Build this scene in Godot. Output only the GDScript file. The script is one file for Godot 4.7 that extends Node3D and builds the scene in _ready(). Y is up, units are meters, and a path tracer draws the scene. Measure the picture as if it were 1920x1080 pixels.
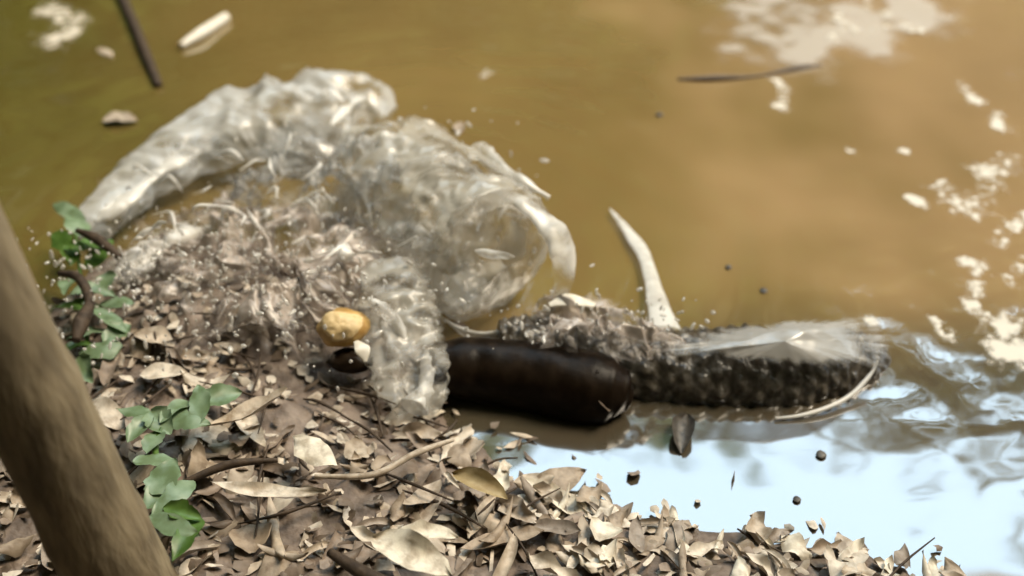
extends Node3D

# A muddy pond bank under trees: dark animals thrash at the edge and throw up a splash of water.

var rng := RandomNumberGenerator.new()
var shore := PackedVector2Array()
var bump_noise := FastNoiseLite.new()
var crease := FastNoiseLite.new()
var fine := FastNoiseLite.new()
var M := {}
var taken := {}


# how a surface is shaped: ropy ridges of thrown water, bark, scutes or a fish's skin
class Dent:
	var amount := 0.0
	var freq := 300.0
	var shift := Vector3.ZERO
	var oval := 0.0
	var kind := "water"
	var fine: FastNoiseLite

	# ropy ridges with smooth hollows between, about -1..1
	static func ropes(p: Vector3, n: FastNoiseLite) -> float:
		var q := p + Vector3(n.get_noise_3dv(p * 0.5), n.get_noise_3dv(p * 0.5 + Vector3(70, 0, 0)), n.get_noise_3dv(p * 0.5 + Vector3(0, 90, 0))) * 14.0
		return 0.75 - 2.4 * absf(n.get_noise_3dv(q * 0.55)) - 0.9 * absf(n.get_noise_3dv(q * 1.5 + Vector3(9, 9, 9)))

	func factor(v: Vector3, s: float, a: float) -> float:
		if kind == "bark":
			var y := v.y * 45.0
			return 1.0 + amount * fine.get_noise_3dv(v * Vector3(160, 60, 160)) + amount * 1.2 * (0.4 - absf(fine.get_noise_3d(v.x * 420.0, y, v.z * 420.0))) + 0.07 * exp(-pow((v.y - 0.23) / 0.012, 2.0)) + 0.05 * exp(-pow((v.y - 0.09) / 0.01, 2.0))
		if kind == "scutes":
			# staggered rows of keeled bumps over the back, wrinkles between
			var row := s * 31.0 + 0.5 * fine.get_noise_3dv(v * 260.0)
			var shift_row := 0.5 * fposmod(floor(row), 2.0)
			var col := a / TAU * 13.0 + shift_row + 0.5 * fine.get_noise_3dv(v * 220.0 + Vector3(50, 0, 0))
			var bump := pow(maxf(0.0, cos((fposmod(col, 1.0) - 0.5) * PI)), 1.5) * pow(maxf(0.0, cos((fposmod(row, 1.0) - 0.5) * PI)), 1.5)
			return 1.0 + amount * bump * (0.7 + 0.9 * fine.get_noise_3dv(v * 900.0)) + oval * fine.get_noise_3dv(v * 420.0)
		if kind == "eel":
			return 1.0 + amount * fine.get_noise_3dv(v * freq) - 0.05 * exp(-pow((a - 5.15) / 0.08, 2.0)) * smoothstep(0.3, 0.03, s)
		return 1.0 + amount * Dent.ropes((v + shift) * freq, fine) + oval * sin(a * 2.0 + s * 5.0)

	func moved(v: Vector3, a: float) -> Vector3:
		var k := 1.0 + amount * Dent.ropes((v + shift) * freq, fine)
		return Vector3(v.x * k, v.y + amount * 0.02 * fine.get_noise_3dv((v + shift) * freq * 2.0) + oval * sin(a * 2.0) * 0.02, v.z * k)


# ---------------------------------------------------------------- helpers
func lin(r: float, g: float, b: float, a := 1.0) -> Color:
	var c := Color(r, g, b).linear_to_srgb()
	c.a = a
	return c

func numbered(called: String) -> String:
	var n: int = taken.get(called, 0)
	taken[called] = n + 1
	return called if n == 0 else "%s_%03d" % [called, n]

func tag(o: Node, label: String, category: String, group := "") -> Node:
	o.set_meta("label", label)
	o.set_meta("category", category)
	if group:
		o.set_meta("group", group)
	return o

func thing(called: String, label: String, category: String, at := Vector3.ZERO, group := "") -> Node3D:
	var o := Node3D.new()
	o.name = numbered(called)
	o.position = at
	add_child(o, true)
	tag(o, label, category, group)
	return o

func obj(called: String, mesh: Mesh, m: Material, parent: Node = null, at := Vector3.ZERO) -> MeshInstance3D:
	var o := MeshInstance3D.new()
	o.name = numbered(called) if parent == null else called
	o.mesh = mesh
	o.material_override = m
	o.position = at
	(self if parent == null else parent).add_child(o, true)
	return o

func single(called: String, mesh: Mesh, m: Material, label: String, category: String, at := Vector3.ZERO, group := "") -> MeshInstance3D:
	var o := obj(called, mesh, m, null, at)
	tag(o, label, category, group)
	return o

func noise(kind: int, freq: float, octaves := 3, s := 1) -> FastNoiseLite:
	var n := FastNoiseLite.new()
	n.seed = s
	n.noise_type = kind
	n.frequency = freq
	n.fractal_octaves = octaves
	return n

func ramp(stops: Array) -> Gradient:
	var g := Gradient.new()
	var off := PackedFloat32Array()
	var col := PackedColorArray()
	for s in stops:
		off.append(s[0])
		col.append(s[1])
	g.offsets = off
	g.colors = col
	return g

func noise_tex(n: FastNoiseLite, size: int, stops: Array = [], normal := 0.0) -> NoiseTexture2D:
	var t := NoiseTexture2D.new()
	t.width = size
	t.height = size
	t.seamless = true
	t.noise = n
	if stops:
		t.color_ramp = ramp(stops)
	if normal > 0.0:
		t.as_normal_map = true
		t.bump_strength = normal
	return t

# a grid of points p[i * cols + j] as one smooth sheet
func sheet(p: PackedVector3Array, rows: int, cols: int, uv := PackedVector2Array(), wrap := false, tint := PackedColorArray()) -> ArrayMesh:
	var idx := PackedInt32Array()
	var last := cols if wrap else cols - 1
	for i in rows - 1:
		for j in last:
			var a := i * cols + j
			var b := i * cols + (j + 1) % cols
			var c := a + cols
			var d := b + cols
			idx.append_array([a, b, c, b, d, c])
	return indexed(p, idx, uv, tint)

func indexed(p: PackedVector3Array, idx: PackedInt32Array, uv := PackedVector2Array(), tint := PackedColorArray()) -> ArrayMesh:
	var nrm := PackedVector3Array()
	nrm.resize(p.size())
	for k in range(0, idx.size(), 3):
		var a := p[idx[k]]
		var n := (p[idx[k + 2]] - a).cross(p[idx[k + 1]] - a)
		for q in 3:
			nrm[idx[k + q]] += n
	for k in nrm.size():
		nrm[k] = nrm[k].normalized() if nrm[k].length_squared() > 1e-20 else Vector3.UP
	var arr := []
	arr.resize(Mesh.ARRAY_MAX)
	arr[Mesh.ARRAY_VERTEX] = p
	arr[Mesh.ARRAY_NORMAL] = nrm
	arr[Mesh.ARRAY_INDEX] = idx
	if uv.size() == p.size():
		arr[Mesh.ARRAY_TEX_UV] = uv
	if tint.size() == p.size():
		arr[Mesh.ARRAY_COLOR] = tint
	var m := ArrayMesh.new()
	m.add_surface_from_arrays(Mesh.PRIMITIVE_TRIANGLES, arr)
	return m

# how dense thrown water is from place to place: thin and holed here, white with air there
func aerated(p: PackedVector3Array, fade := PackedFloat32Array()) -> PackedColorArray:
	var out := PackedColorArray()
	for k in p.size():
		var v := p[k]
		var n := 0.66 + 1.5 * fine.get_noise_3dv(v * Vector3(170, 330, 330)) + 0.5 * fine.get_noise_3dv(v * 1100.0 + Vector3(5, 5, 5))
		var a := clampf(n, 0.07, 1.0)
		if fade.size() == p.size():
			a *= fade[k]
		out.append(Color(1, 1, 1, a))
	return out

func thick(tint: PackedColorArray) -> PackedColorArray:
	for k in tint.size():
		tint[k].a = 0.5 + 0.5 * tint[k].a
	return tint

func smooth_path(pts: Array, n: int) -> PackedVector3Array:
	var out := PackedVector3Array()
	var last := pts.size() - 1
	for k in n:
		var f := float(k) / (n - 1) * last
		var i := mini(int(f), last - 1)
		var t := f - i
		out.append((pts[i] as Vector3).cubic_interpolate(pts[i + 1], pts[maxi(i - 1, 0)], pts[mini(i + 2, last)], t))
	return out

func pick(values: Array, t: float) -> float:
	var f := clampf(t, 0.0, 1.0) * (values.size() - 1)
	var i := mini(int(f), values.size() - 2)
	return lerpf(values[i], values[i + 1], smoothstep(0.0, 1.0, f - i))

# a tube along a path; radii are spread evenly; crumple dents it
func tube(path: PackedVector3Array, radii: Array, segs: int, crumple: Dent = null, cap_start := true, cap_end := true, flat := 1.0) -> ArrayMesh:
	var p := PackedVector3Array()
	var uv := PackedVector2Array()
	var n := path.size()
	var rows := 0
	var side := Vector3.ZERO
	for i in n:
		var fwd := (path[mini(i + 1, n - 1)] - path[maxi(i - 1, 0)]).normalized()
		if side == Vector3.ZERO:
			side = fwd.cross(Vector3.UP).normalized() if absf(fwd.y) < 0.95 else fwd.cross(Vector3.RIGHT).normalized()
		side = (side - fwd * side.dot(fwd)).normalized()
		var up := side.cross(fwd)
		var s := float(i) / (n - 1)
		if i == 0 and cap_start:
			for j in segs:
				p.append(path[i])
				uv.append(Vector2(float(j) / segs, s))
			rows += 1
		for j in segs:
			var a := TAU * j / segs
			var r := pick(radii, s)
			var q := side * cos(a) + up * sin(a) * flat
			if crumple:
				r *= crumple.factor(path[i] + q * r, s, a)
			p.append(path[i] + q * r)
			uv.append(Vector2(float(j) / segs, s))
		rows += 1
		if i == n - 1 and cap_end:
			for j in segs:
				p.append(path[i])
				uv.append(Vector2(float(j) / segs, s))
			rows += 1
	return sheet(p, rows, segs, uv, true, aerated(p) if crumple and crumple.kind == "water" else PackedColorArray())

# a lathed shape round +y: profile of (radius, height); dent may dent it
func lathe(profile: Array, segs: int, dent: Dent = null) -> ArrayMesh:
	var p := PackedVector3Array()
	for q in profile:
		for j in segs:
			var a := -TAU * j / segs
			var v := Vector3(q.x * cos(a), q.y, q.x * sin(a))
			p.append(dent.moved(v, a) if dent else v)
	return sheet(p, profile.size(), segs, PackedVector2Array(), true, aerated(p) if dent else PackedColorArray())

func fine_profile(points: Array, n: int) -> Array:
	var c := Curve2D.new()
	for q in points:
		c.add_point(q)
	var out := []
	var len := c.get_baked_length()
	for k in n + 1:
		out.append(c.sample_baked(len * k / n))
	return out

func along(dir: Vector3, at: Vector3, spin := 0.0) -> Transform3D:
	var y := dir.normalized()
	var x := y.cross(Vector3(0, 0, 1)).normalized() if absf(y.z) < 0.9 else y.cross(Vector3.RIGHT).normalized()
	return Transform3D(Basis(x, y, x.cross(y)) * Basis(Vector3.UP, spin), at)

# a torn sheet of thrown water: a ragged outline, a dome and ropy folds
func film(outline: Array, centre: Vector3, dome: float, amp: float, freq: float, s: float, rings := 46, spokes := 120, calm := false) -> ArrayMesh:
	var edge := PackedVector3Array()
	var loop := outline.duplicate()
	var n := loop.size()
	for k in spokes:
		var f := float(k) / spokes * n
		var i := int(f)
		var t := f - i
		edge.append((loop[i % n] as Vector3).cubic_interpolate(loop[(i + 1) % n], loop[(i - 1 + n) % n], loop[(i + 2) % n], t))
	var p := PackedVector3Array()
	var fade := PackedFloat32Array()
	for i in rings:
		var u := float(i) / (rings - 1)
		for k in spokes:
			var v := centre.lerp(edge[k], u * (1.0 + 0.3 * u * fine.get_noise_3d(k * 1200.0 / spokes, s * 50.0, 0.0)))
			var near := 1.0 - u * u
			v.y += dome * near
			var w := v * freq + Vector3(s, s * 2.0, -s)
			v.y += amp * (Dent.ropes(w, fine) + 0.5) * (0.35 + 0.65 * near)
			v.x += amp * 0.7 * fine.get_noise_3dv(w + Vector3(31, 0, 7))
			v.z += amp * 0.7 * fine.get_noise_3dv(w + Vector3(0, 47, 3))
			p.append(v)
			fade.append(1.0 - smoothstep(0.62, 1.0, u + 0.25 * fine.get_noise_3dv(v * 500.0)))
	var tint := aerated(p, fade)
	if calm:
		for k in tint.size():
			tint[k].a = fade[k] * (0.75 + 0.25 * tint[k].a)
	return sheet(p, rings, spokes, PackedVector2Array(), true, tint)

# ---------------------------------------------------------------- ground
func shore_distance(q: Vector2) -> float:
	var best := 1e9
	var n := shore.size()
	for i in n:
		var c := Geometry2D.get_closest_point_to_segment(q, shore[i], shore[(i + 1) % n])
		best = minf(best, c.distance_squared_to(q))
	best = sqrt(best)
	return best if Geometry2D.is_point_in_polygon(q, shore) else -best

func ground_y(x: float, z: float) -> float:
	var d := shore_distance(Vector2(x, z))
	if absf(d) < 0.3:
		d += 0.014 * bump_noise.get_noise_2d(x * 260.0, z * 260.0)
	var y: float
	if d > 0.0:
		y = 0.004 + 0.055 * (1.0 - exp(-d / 0.22)) + 0.05 * minf(maxf(0.0, d - 0.4), 4.0)
		var lump := bump_noise.get_noise_2d(x * 90.0, z * 90.0) * 0.016 + bump_noise.get_noise_2d(x * 400.0, z * 400.0) * 0.005
		y += lump * smoothstep(0.0, 0.06, d)
		y += 0.04 * exp(-(pow((x + 0.27) / 0.13, 2.0) + pow((z + 0.93) / 0.055, 2.0)))
	else:
		y = -0.5 * (1.0 - exp(d / 0.9)) - 0.012 * smoothstep(0.0, 0.02, -d)
	var far := -z - 6.2 + 0.5 * bump_noise.get_noise_2d(x * 6.0, 40.0)
	if far > 0.0:
		y = maxf(y, -0.3 + 0.9 * (1.0 - exp(-far / 1.0)) + 0.03 * minf(far, 12.0))
	return y

func spread(dense_from: float, dense_to: float, step: float, far_from: float, far_to: float) -> PackedFloat32Array:
	var mid := PackedFloat32Array()
	var a := dense_from
	while a < dense_to:
		mid.append(a)
		a += step
	var low := PackedFloat32Array()
	var s := step
	a = dense_from
	while a > far_from:
		s *= 1.22
		a -= s
		low.append(a)
	low.reverse()
	s = step
	a = mid[mid.size() - 1]
	low.append_array(mid)
	while a < far_to:
		s *= 1.22
		a += s
		low.append(a)
	return low

func make_ground() -> void:
	var xs := spread(-0.62, 0.62, 0.0065, -45.0, 45.0)
	var zs := spread(-1.35, -0.55, 0.0065, -45.0, 30.0)
	var p := PackedVector3Array()
	for z in zs:
		for x in xs:
			p.append(Vector3(x, ground_y(x, z), z))
	var g := obj("ground", sheet(p, zs.size(), xs.size()), M.mud)
	g.set_meta("kind", "structure")
	g.set_meta("label", "brown muddy bank sloping down into the pond")

func make_water() -> void:
	# one level sheet; its colour is dark and clear in the shallows, ochre further out, tree reflection painted green at the left
	var w := 640
	var img := Image.create(w, w, false, Image.FORMAT_RGB8)
	var slow := noise(FastNoiseLite.TYPE_SIMPLEX_SMOOTH, 0.006, 3, 11)
	for j in w:
		for i in w:
			var x := lerpf(-1.6, 1.6, (i + 0.5) / w)
			var z := lerpf(-2.6, 0.2, (j + 0.5) / w)
			var n := slow.get_noise_2d(i, j)
			var n2 := slow.get_noise_2d(i * 2.3 + 400.0, j * 1.6)
			var green := smoothstep(-0.1, -0.95, x + n * 0.25)  # reflection and shade of trees at the left, painted into the colour
			var tan_side := clampf(smoothstep(0.1, 0.6, x + n2 * 0.3 + 0.1 * n), 0.0, 1.0)
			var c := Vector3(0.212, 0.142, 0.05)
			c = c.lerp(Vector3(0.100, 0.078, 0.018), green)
			c = c.lerp(Vector3(0.35, 0.226, 0.112), tan_side * 0.85)
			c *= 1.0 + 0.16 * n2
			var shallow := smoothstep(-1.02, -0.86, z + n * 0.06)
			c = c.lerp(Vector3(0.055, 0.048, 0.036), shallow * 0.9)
			img.set_pixel(i, j, lin(c.x, c.y, c.z))
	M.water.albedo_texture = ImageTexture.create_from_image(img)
	var p := PackedVector3Array()
	var uv := PackedVector2Array()
	var xs := spread(-0.95, 0.95, 0.008, -45.0, 45.0)
	var zs := spread(-2.0, -0.55, 0.008, -12.0, 2.0)
	var tail := Vector2(0.374, -0.881)
	var heap := Vector2(-0.125, -1.085)
	for z in zs:
		for x in xs:
			var q := Vector2(x, z)
			var d1 := q.distance_to(tail)
			var d2 := q.distance_to(heap)
			var slant := Vector2(x * 0.5 + z * 0.87, x * 0.87 - z * 0.5)
			var bent := 2.2 * fine.get_noise_2d(x * 160.0, z * 160.0) + 1.3 * fine.get_noise_2d(x * 420.0, z * 420.0)
			var y := 0.0004 * sin(d1 * 120.0 + bent) * exp(-d1 / 0.07) * smoothstep(-0.03, 0.1, x - 0.22)
			y += 0.0016 * fine.get_noise_2d(slant.x * 110.0, slant.y * 420.0) * exp(-pow((x - 0.4) / 0.1, 2.0) - pow((z + 0.93) / 0.09, 2.0))
			y += 0.001 * smoothstep(-0.82, -1.0, z) * sin(d2 * 95.0 + 2.5 * fine.get_noise_2d(x * 50.0, z * 50.0)) * exp(-pow(d2 / 0.42, 2.0))
			y += 0.0016 * fine.get_noise_2d(x * 140.0, z * 260.0) * smoothstep(0.28, 0.5, x) * exp(-pow((z + 1.05) / 0.3, 2.0))
			y += 0.0005 * fine.get_noise_2d(x * 90.0, z * 200.0)
			p.append(Vector3(x, y * smoothstep(-2.6, -1.9, z), z))
			uv.append(Vector2((x + 1.6) / 3.2, (z + 2.6) / 2.8))
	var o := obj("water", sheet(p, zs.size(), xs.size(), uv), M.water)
	o.set_meta("kind", "structure")
	o.set_meta("label", "still muddy olive brown pond water")

# ---------------------------------------------------------------- trees round the pond
func limb(st: Array, a: Vector3, b: Vector3, r0: float, r1: float) -> void:
	st.append([smooth_path([a, a.lerp(b, 0.5) + Vector3(0, 0.06 * a.distance_to(b), 0), b], 5), r0, r1])

func crown_mesh(tips: Array, spread_r: float, count: int, leaf: float, s: int) -> ArrayMesh:
	var r := RandomNumberGenerator.new()
	r.seed = s
	var v := PackedVector3Array()
	var idx := PackedInt32Array()
	for k in count:
		var tip: Vector3 = tips[r.randi() % tips.size()]
		var q := Vector3(r.randfn(), r.randfn() * 0.75, r.randfn()) * spread_r * 0.5 + tip
		var size := leaf * r.randf_range(0.6, 1.3)
		var b := Basis.from_euler(Vector3(r.randf_range(-0.9, 0.9), r.randf() * TAU, r.randf_range(-0.9, 0.9)))
		var o := v.size()
		v.append_array([q + b * Vector3(-size, 0, 0), q + b * Vector3(0, size * 0.12, -size * 0.42), q + b * Vector3(size, -size * 0.15, 0), q + b * Vector3(0, size * 0.12, size * 0.42)])
		idx.append_array([o, o + 1, o + 2, o, o + 2, o + 3])
	return indexed(v, idx)

func merged(parts: Array) -> ArrayMesh:
	var st := SurfaceTool.new()
	st.begin(Mesh.PRIMITIVE_TRIANGLES)
	for m in parts:
		st.append_from(m, 0, Transform3D())
	return st.commit()

func tree_meshes(height: float, radius: float, base: float, count: int, leaf: float, s: int) -> Array:
	var r := RandomNumberGenerator.new()
	r.seed = s
	var lean := Vector3(r.randf_range(-0.3, 0.3), height * 0.9, r.randf_range(-0.3, 0.3))
	var trunk_path := smooth_path([Vector3(0, -0.3, 0), lean * 0.35 + Vector3(r.randf_range(-0.15, 0.15), 0, 0.1), lean], 10)
	var woods := [tube(trunk_path, [0.17, 0.13, 0.09, 0.03], 9)]
	var tips := []
	for k in 13:
		var t := lerpf(base / height, 0.88, k / 12.0)
		var from := trunk_path[int(t * 9.0)]
		var a := k * 2.4 + r.randf()
		var out := radius * sqrt(maxf(0.1, 1.0 - pow(2.0 * (t - 0.55), 2.0))) * r.randf_range(0.55, 1.0)
		var to := from + Vector3(cos(a) * out, r.randf_range(0.2, 0.9), sin(a) * out)
		woods.append(tube(smooth_path([from, from.lerp(to, 0.5) + Vector3(0, 0.15, 0), to], 5), [0.05, 0.03, 0.012], 6))
		for f in [0.45, 0.75, 1.0]:
			tips.append(from.lerp(to, f))
	tips.append(lean)
	return [merged(woods), crown_mesh(tips, radius * 0.5, count, leaf, s + 50)]

func plant_tree(meshes: Array, at: Vector3, turn: float, size: float, label: String, bark: Material, leaves: Material, group: String) -> void:
	var t := thing("tree", label, "tree", at, group)
	t.rotation.y = turn
	t.scale = Vector3.ONE * size
	obj("trunk", meshes[0], bark, t)
	obj("crown", meshes[1], leaves, t)

# ---------------------------------------------------------------- leaves
func leaf_mesh(length: float, width: float, bend: float, cup: float, wave: float, s: int, rows := 9, cols := 5) -> ArrayMesh:
	var r := RandomNumberGenerator.new()
	r.seed = s
	var skew := r.randf_range(-0.25, 0.25)
	var phase := r.randf() * TAU
	var blunt := r.randf_range(0.65, 1.1)
	var p := PackedVector3Array()
	for i in rows:
		var u := float(i) / (rows - 1)
		var w := width * 0.5 * (pow(sin(PI * pow(clampf(u, 0.002, 0.998), blunt)), 0.75) + 0.03)
		w *= 1.0 - 0.28 * r.randf() * r.randf()
		var a := bend * (u - 0.5)
		var cx := length * (sin(a) / bend if absf(bend) > 0.01 else u - 0.5)
		var cy := length * ((1.0 - cos(a)) / bend if absf(bend) > 0.01 else 0.0)
		for j in cols:
			var t := float(j) / (cols - 1) * 2.0 - 1.0
			var c := cup * t
			var across := w * (sin(c) / cup if absf(cup) > 0.01 else t)
			var rise := w * ((1.0 - cos(c)) / cup if absf(cup) > 0.01 else 0.0)
			var ragged := wave * sin(u * 11.0 + phase + t * 2.0) * t * t * width
			p.append(Vector3(cx, -cy + rise + ragged - 0.03 * width * (1.0 - absf(t)), across + skew * length * (u - 0.5) * (u - 0.5) + ragged * 0.5))
	return sheet(p, rows, cols)

func flake(length: float, width: float, s: int) -> ArrayMesh:
	var r := RandomNumberGenerator.new()
	r.seed = s
	var n := 7
	var p := PackedVector3Array([Vector3(0, 0.1 * width, 0)])
	var idx := PackedInt32Array()
	for k in n:
		var a := TAU * k / n
		var q := r.randf_range(0.6, 1.15)
		p.append(Vector3(cos(a) * length * 0.5 * q, r.randf_range(-0.15, 0.2) * width, sin(a) * width * 0.5 * q))
		idx.append_array([0, k + 1, (k + 1) % n + 1])
	return indexed(p, idx)

func lay(o: Node3D, x: float, z: float, lift: float, turn: float, tilt: Vector2) -> void:
	o.position = Vector3(x, maxf(ground_y(x, z), 0.0) + lift, z)
	o.basis = Basis(Vector3.UP, turn) * Basis.from_euler(Vector3(tilt.x, 0, tilt.y))

# thick blade between a row of points, each with a half width
func blade(pts: Array, widths: Array, thick: float, n: int, across := Vector3.RIGHT, arch := 0.0, watery := false) -> ArrayMesh:
	var path := smooth_path(pts, n)
	var p := PackedVector3Array()
	var cols := 12
	for i in n:
		var s := float(i) / (n - 1)
		var fwd := (path[mini(i + 1, n - 1)] - path[maxi(i - 1, 0)]).normalized()
		var side := (across - fwd * across.dot(fwd)).normalized()
		var up := side.cross(fwd)
		if up.y < 0.0:
			up = -up
		var w := pick(widths, s)
		for j in cols:
			var a := TAU * j / cols
			var t := cos(a)
			p.append(path[i] + side * w * t + up * (thick * sin(a) - arch * w * t * t) + up * 0.1 * w * fine.get_noise_3dv(path[i] * 120.0 + side * t * 3.0))
	return sheet(p, n, cols, PackedVector2Array(), true, thick(aerated(p)) if watery else PackedColorArray())

# froth: sky glints shaped as a lumpy, holed sheet grown from scattered dabs; only its largest piece is kept
func glint_sheet(points: Array, radius: float, count: int, size: float, s: int) -> ArrayMesh:
	var r := RandomNumberGenerator.new()
	r.seed = s
	var dabs := []
	var low := Vector2(1e9, 1e9)
	var high := Vector2(-1e9, -1e9)
	for k in count:
		var i := r.randi() % points.size()
		var c: Vector3 = points[i]
		if points.size() > 1 and r.randf() < 0.75 and i + 1 < points.size():
			c = c.lerp(points[i + 1], r.randf())
		var q := Vector2(c.x + r.randfn() * radius * 0.42, c.z + r.randfn() * radius * 0.55)
		dabs.append(Vector3(q.x, q.y, size * r.randf_range(0.5, 1.3)))
		low = low.min(q)
		high = high.max(q)
	low -= Vector2.ONE * size * 2.5
	high += Vector2.ONE * size * 2.5
	var step := 0.0014
	var nx := int((high.x - low.x) / step) + 2
	var nz := int((high.y - low.y) / step) + 2
	var field := PackedFloat32Array()
	field.resize(nx * nz)
	for d in dabs:
		var reach: float = d.z * 2.2
		for j in range(maxi(0, int((d.y - reach - low.y) / step)), mini(nz - 1, int((d.y + reach - low.y) / step) + 1)):
			for i in range(maxi(0, int((d.x - reach - low.x) / step)), mini(nx - 1, int((d.x + reach - low.x) / step) + 1)):
				var e: float = Vector2(low.x + i * step - d.x, low.y + j * step - d.y).length_squared() / (d.z * d.z)
				field[j * nx + i] += exp(-e * 1.4)
	for k in field.size():
		if field[k] > 0.0:
			field[k] += 0.6 * fine.get_noise_2d((k % nx) * 9.0 + s, (k / nx) * 9.0)
	# largest connected patch
	var mark := PackedInt32Array()
	mark.resize(field.size())
	var best := 0
	var best_size := 0
	var id := 0
	for k in field.size():
		if field[k] <= 0.3 or mark[k] != 0:
			continue
		id += 1
		var heap := [k]
		mark[k] = id
		var n := 0
		while heap:
			var c: int = heap.pop_back()
			n += 1
			for o in [1, -1, nx, -nx]:
				var e: int = c + o
				if e >= 0 and e < field.size() and field[e] > 0.3 and mark[e] == 0:
					mark[e] = id
					heap.append(e)
		if n > best_size:
			best_size = n
			best = id
	var v := PackedVector3Array()
	var idx := PackedInt32Array()
	var at := {}
	var tint := PackedColorArray()
	for j in nz - 1:
		for i in nx - 1:
			var c := [j * nx + i, j * nx + i + 1, (j + 1) * nx + i, (j + 1) * nx + i + 1]
			if mark[c[0]] != best and mark[c[3]] != best or best == 0:
				continue
			for e in c:
				if not at.has(e):
					at[e] = v.size()
					var f := field[e]
					var y := -0.001 if mark[e] != best else 0.0006 + 0.1 * size * sqrt(clampf(f - 0.3, 0.0, 1.2)) + 0.0004 * crease.get_noise_2d((e % nx) * 40.0, (e / nx) * 40.0)
					tint.append(Color(1, 1, 1, 0.95 * smoothstep(0.3, 3.8, f + 1.6 * fine.get_noise_2d((e % nx) * 14.0, (e / nx) * 14.0 + s))))
					v.append(Vector3(low.x + (e % nx) * step, y, low.y + (e / nx) * step))
			idx.append_array([at[c[0]], at[c[1]], at[c[2]], at[c[1]], at[c[3]], at[c[2]]])
	return indexed(v, idx, PackedVector2Array(), tint)

func stone_mesh(r: Vector3, s: float) -> ArrayMesh:
	var p := PackedVector3Array()
	for i in 11:
		var a := PI * i / 10.0
		for j in 16:
			var b := -TAU * j / 16.0
			var d := Vector3(sin(a) * cos(b), cos(a), sin(a) * sin(b))
			p.append(d * r * (1.0 + 0.22 * fine.get_noise_3dv(d * 30.0 + Vector3(s, s, s) * 40.0) + 0.2 * crease.get_noise_3dv(d * 18.0 + Vector3(s, 0, s) * 30.0)))
	return sheet(p, 11, 16, PackedVector2Array(), true)

# ---------------------------------------------------------------- materials
func plain(c: Color, rough: float, spec := 0.5) -> StandardMaterial3D:
	var m := StandardMaterial3D.new()
	m.albedo_color = c
	m.roughness = rough
	m.metallic_specular = spec
	return m

func mottled(stops: Array, freq: float, scale: float, rough: float, bump := 0.0, s := 3, world := true, kind := FastNoiseLite.TYPE_SIMPLEX_SMOOTH) -> StandardMaterial3D:
	var m := StandardMaterial3D.new()
	m.albedo_texture = noise_tex(noise(kind, freq, 5, s), 512, stops)
	m.uv1_triplanar = true
	m.uv1_world_triplanar = world
	m.uv1_scale = Vector3.ONE * scale
	m.roughness = rough
	if bump > 0.0:
		m.heightmap_enabled = true
		m.heightmap_texture = noise_tex(noise(kind, freq * 1.5, 5, s + 7), 512)
		m.heightmap_scale = bump
	return m

func clear_plastic(tint: Color, milk: float, rough: float) -> StandardMaterial3D:
	var m := StandardMaterial3D.new()
	m.transparency = BaseMaterial3D.TRANSPARENCY_ALPHA
	m.albedo_color = Color(tint.r, tint.g, tint.b, milk)
	m.roughness = rough
	m.metallic_specular = 0.7
	m.cull_mode = BaseMaterial3D.CULL_DISABLED
	return m

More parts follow.
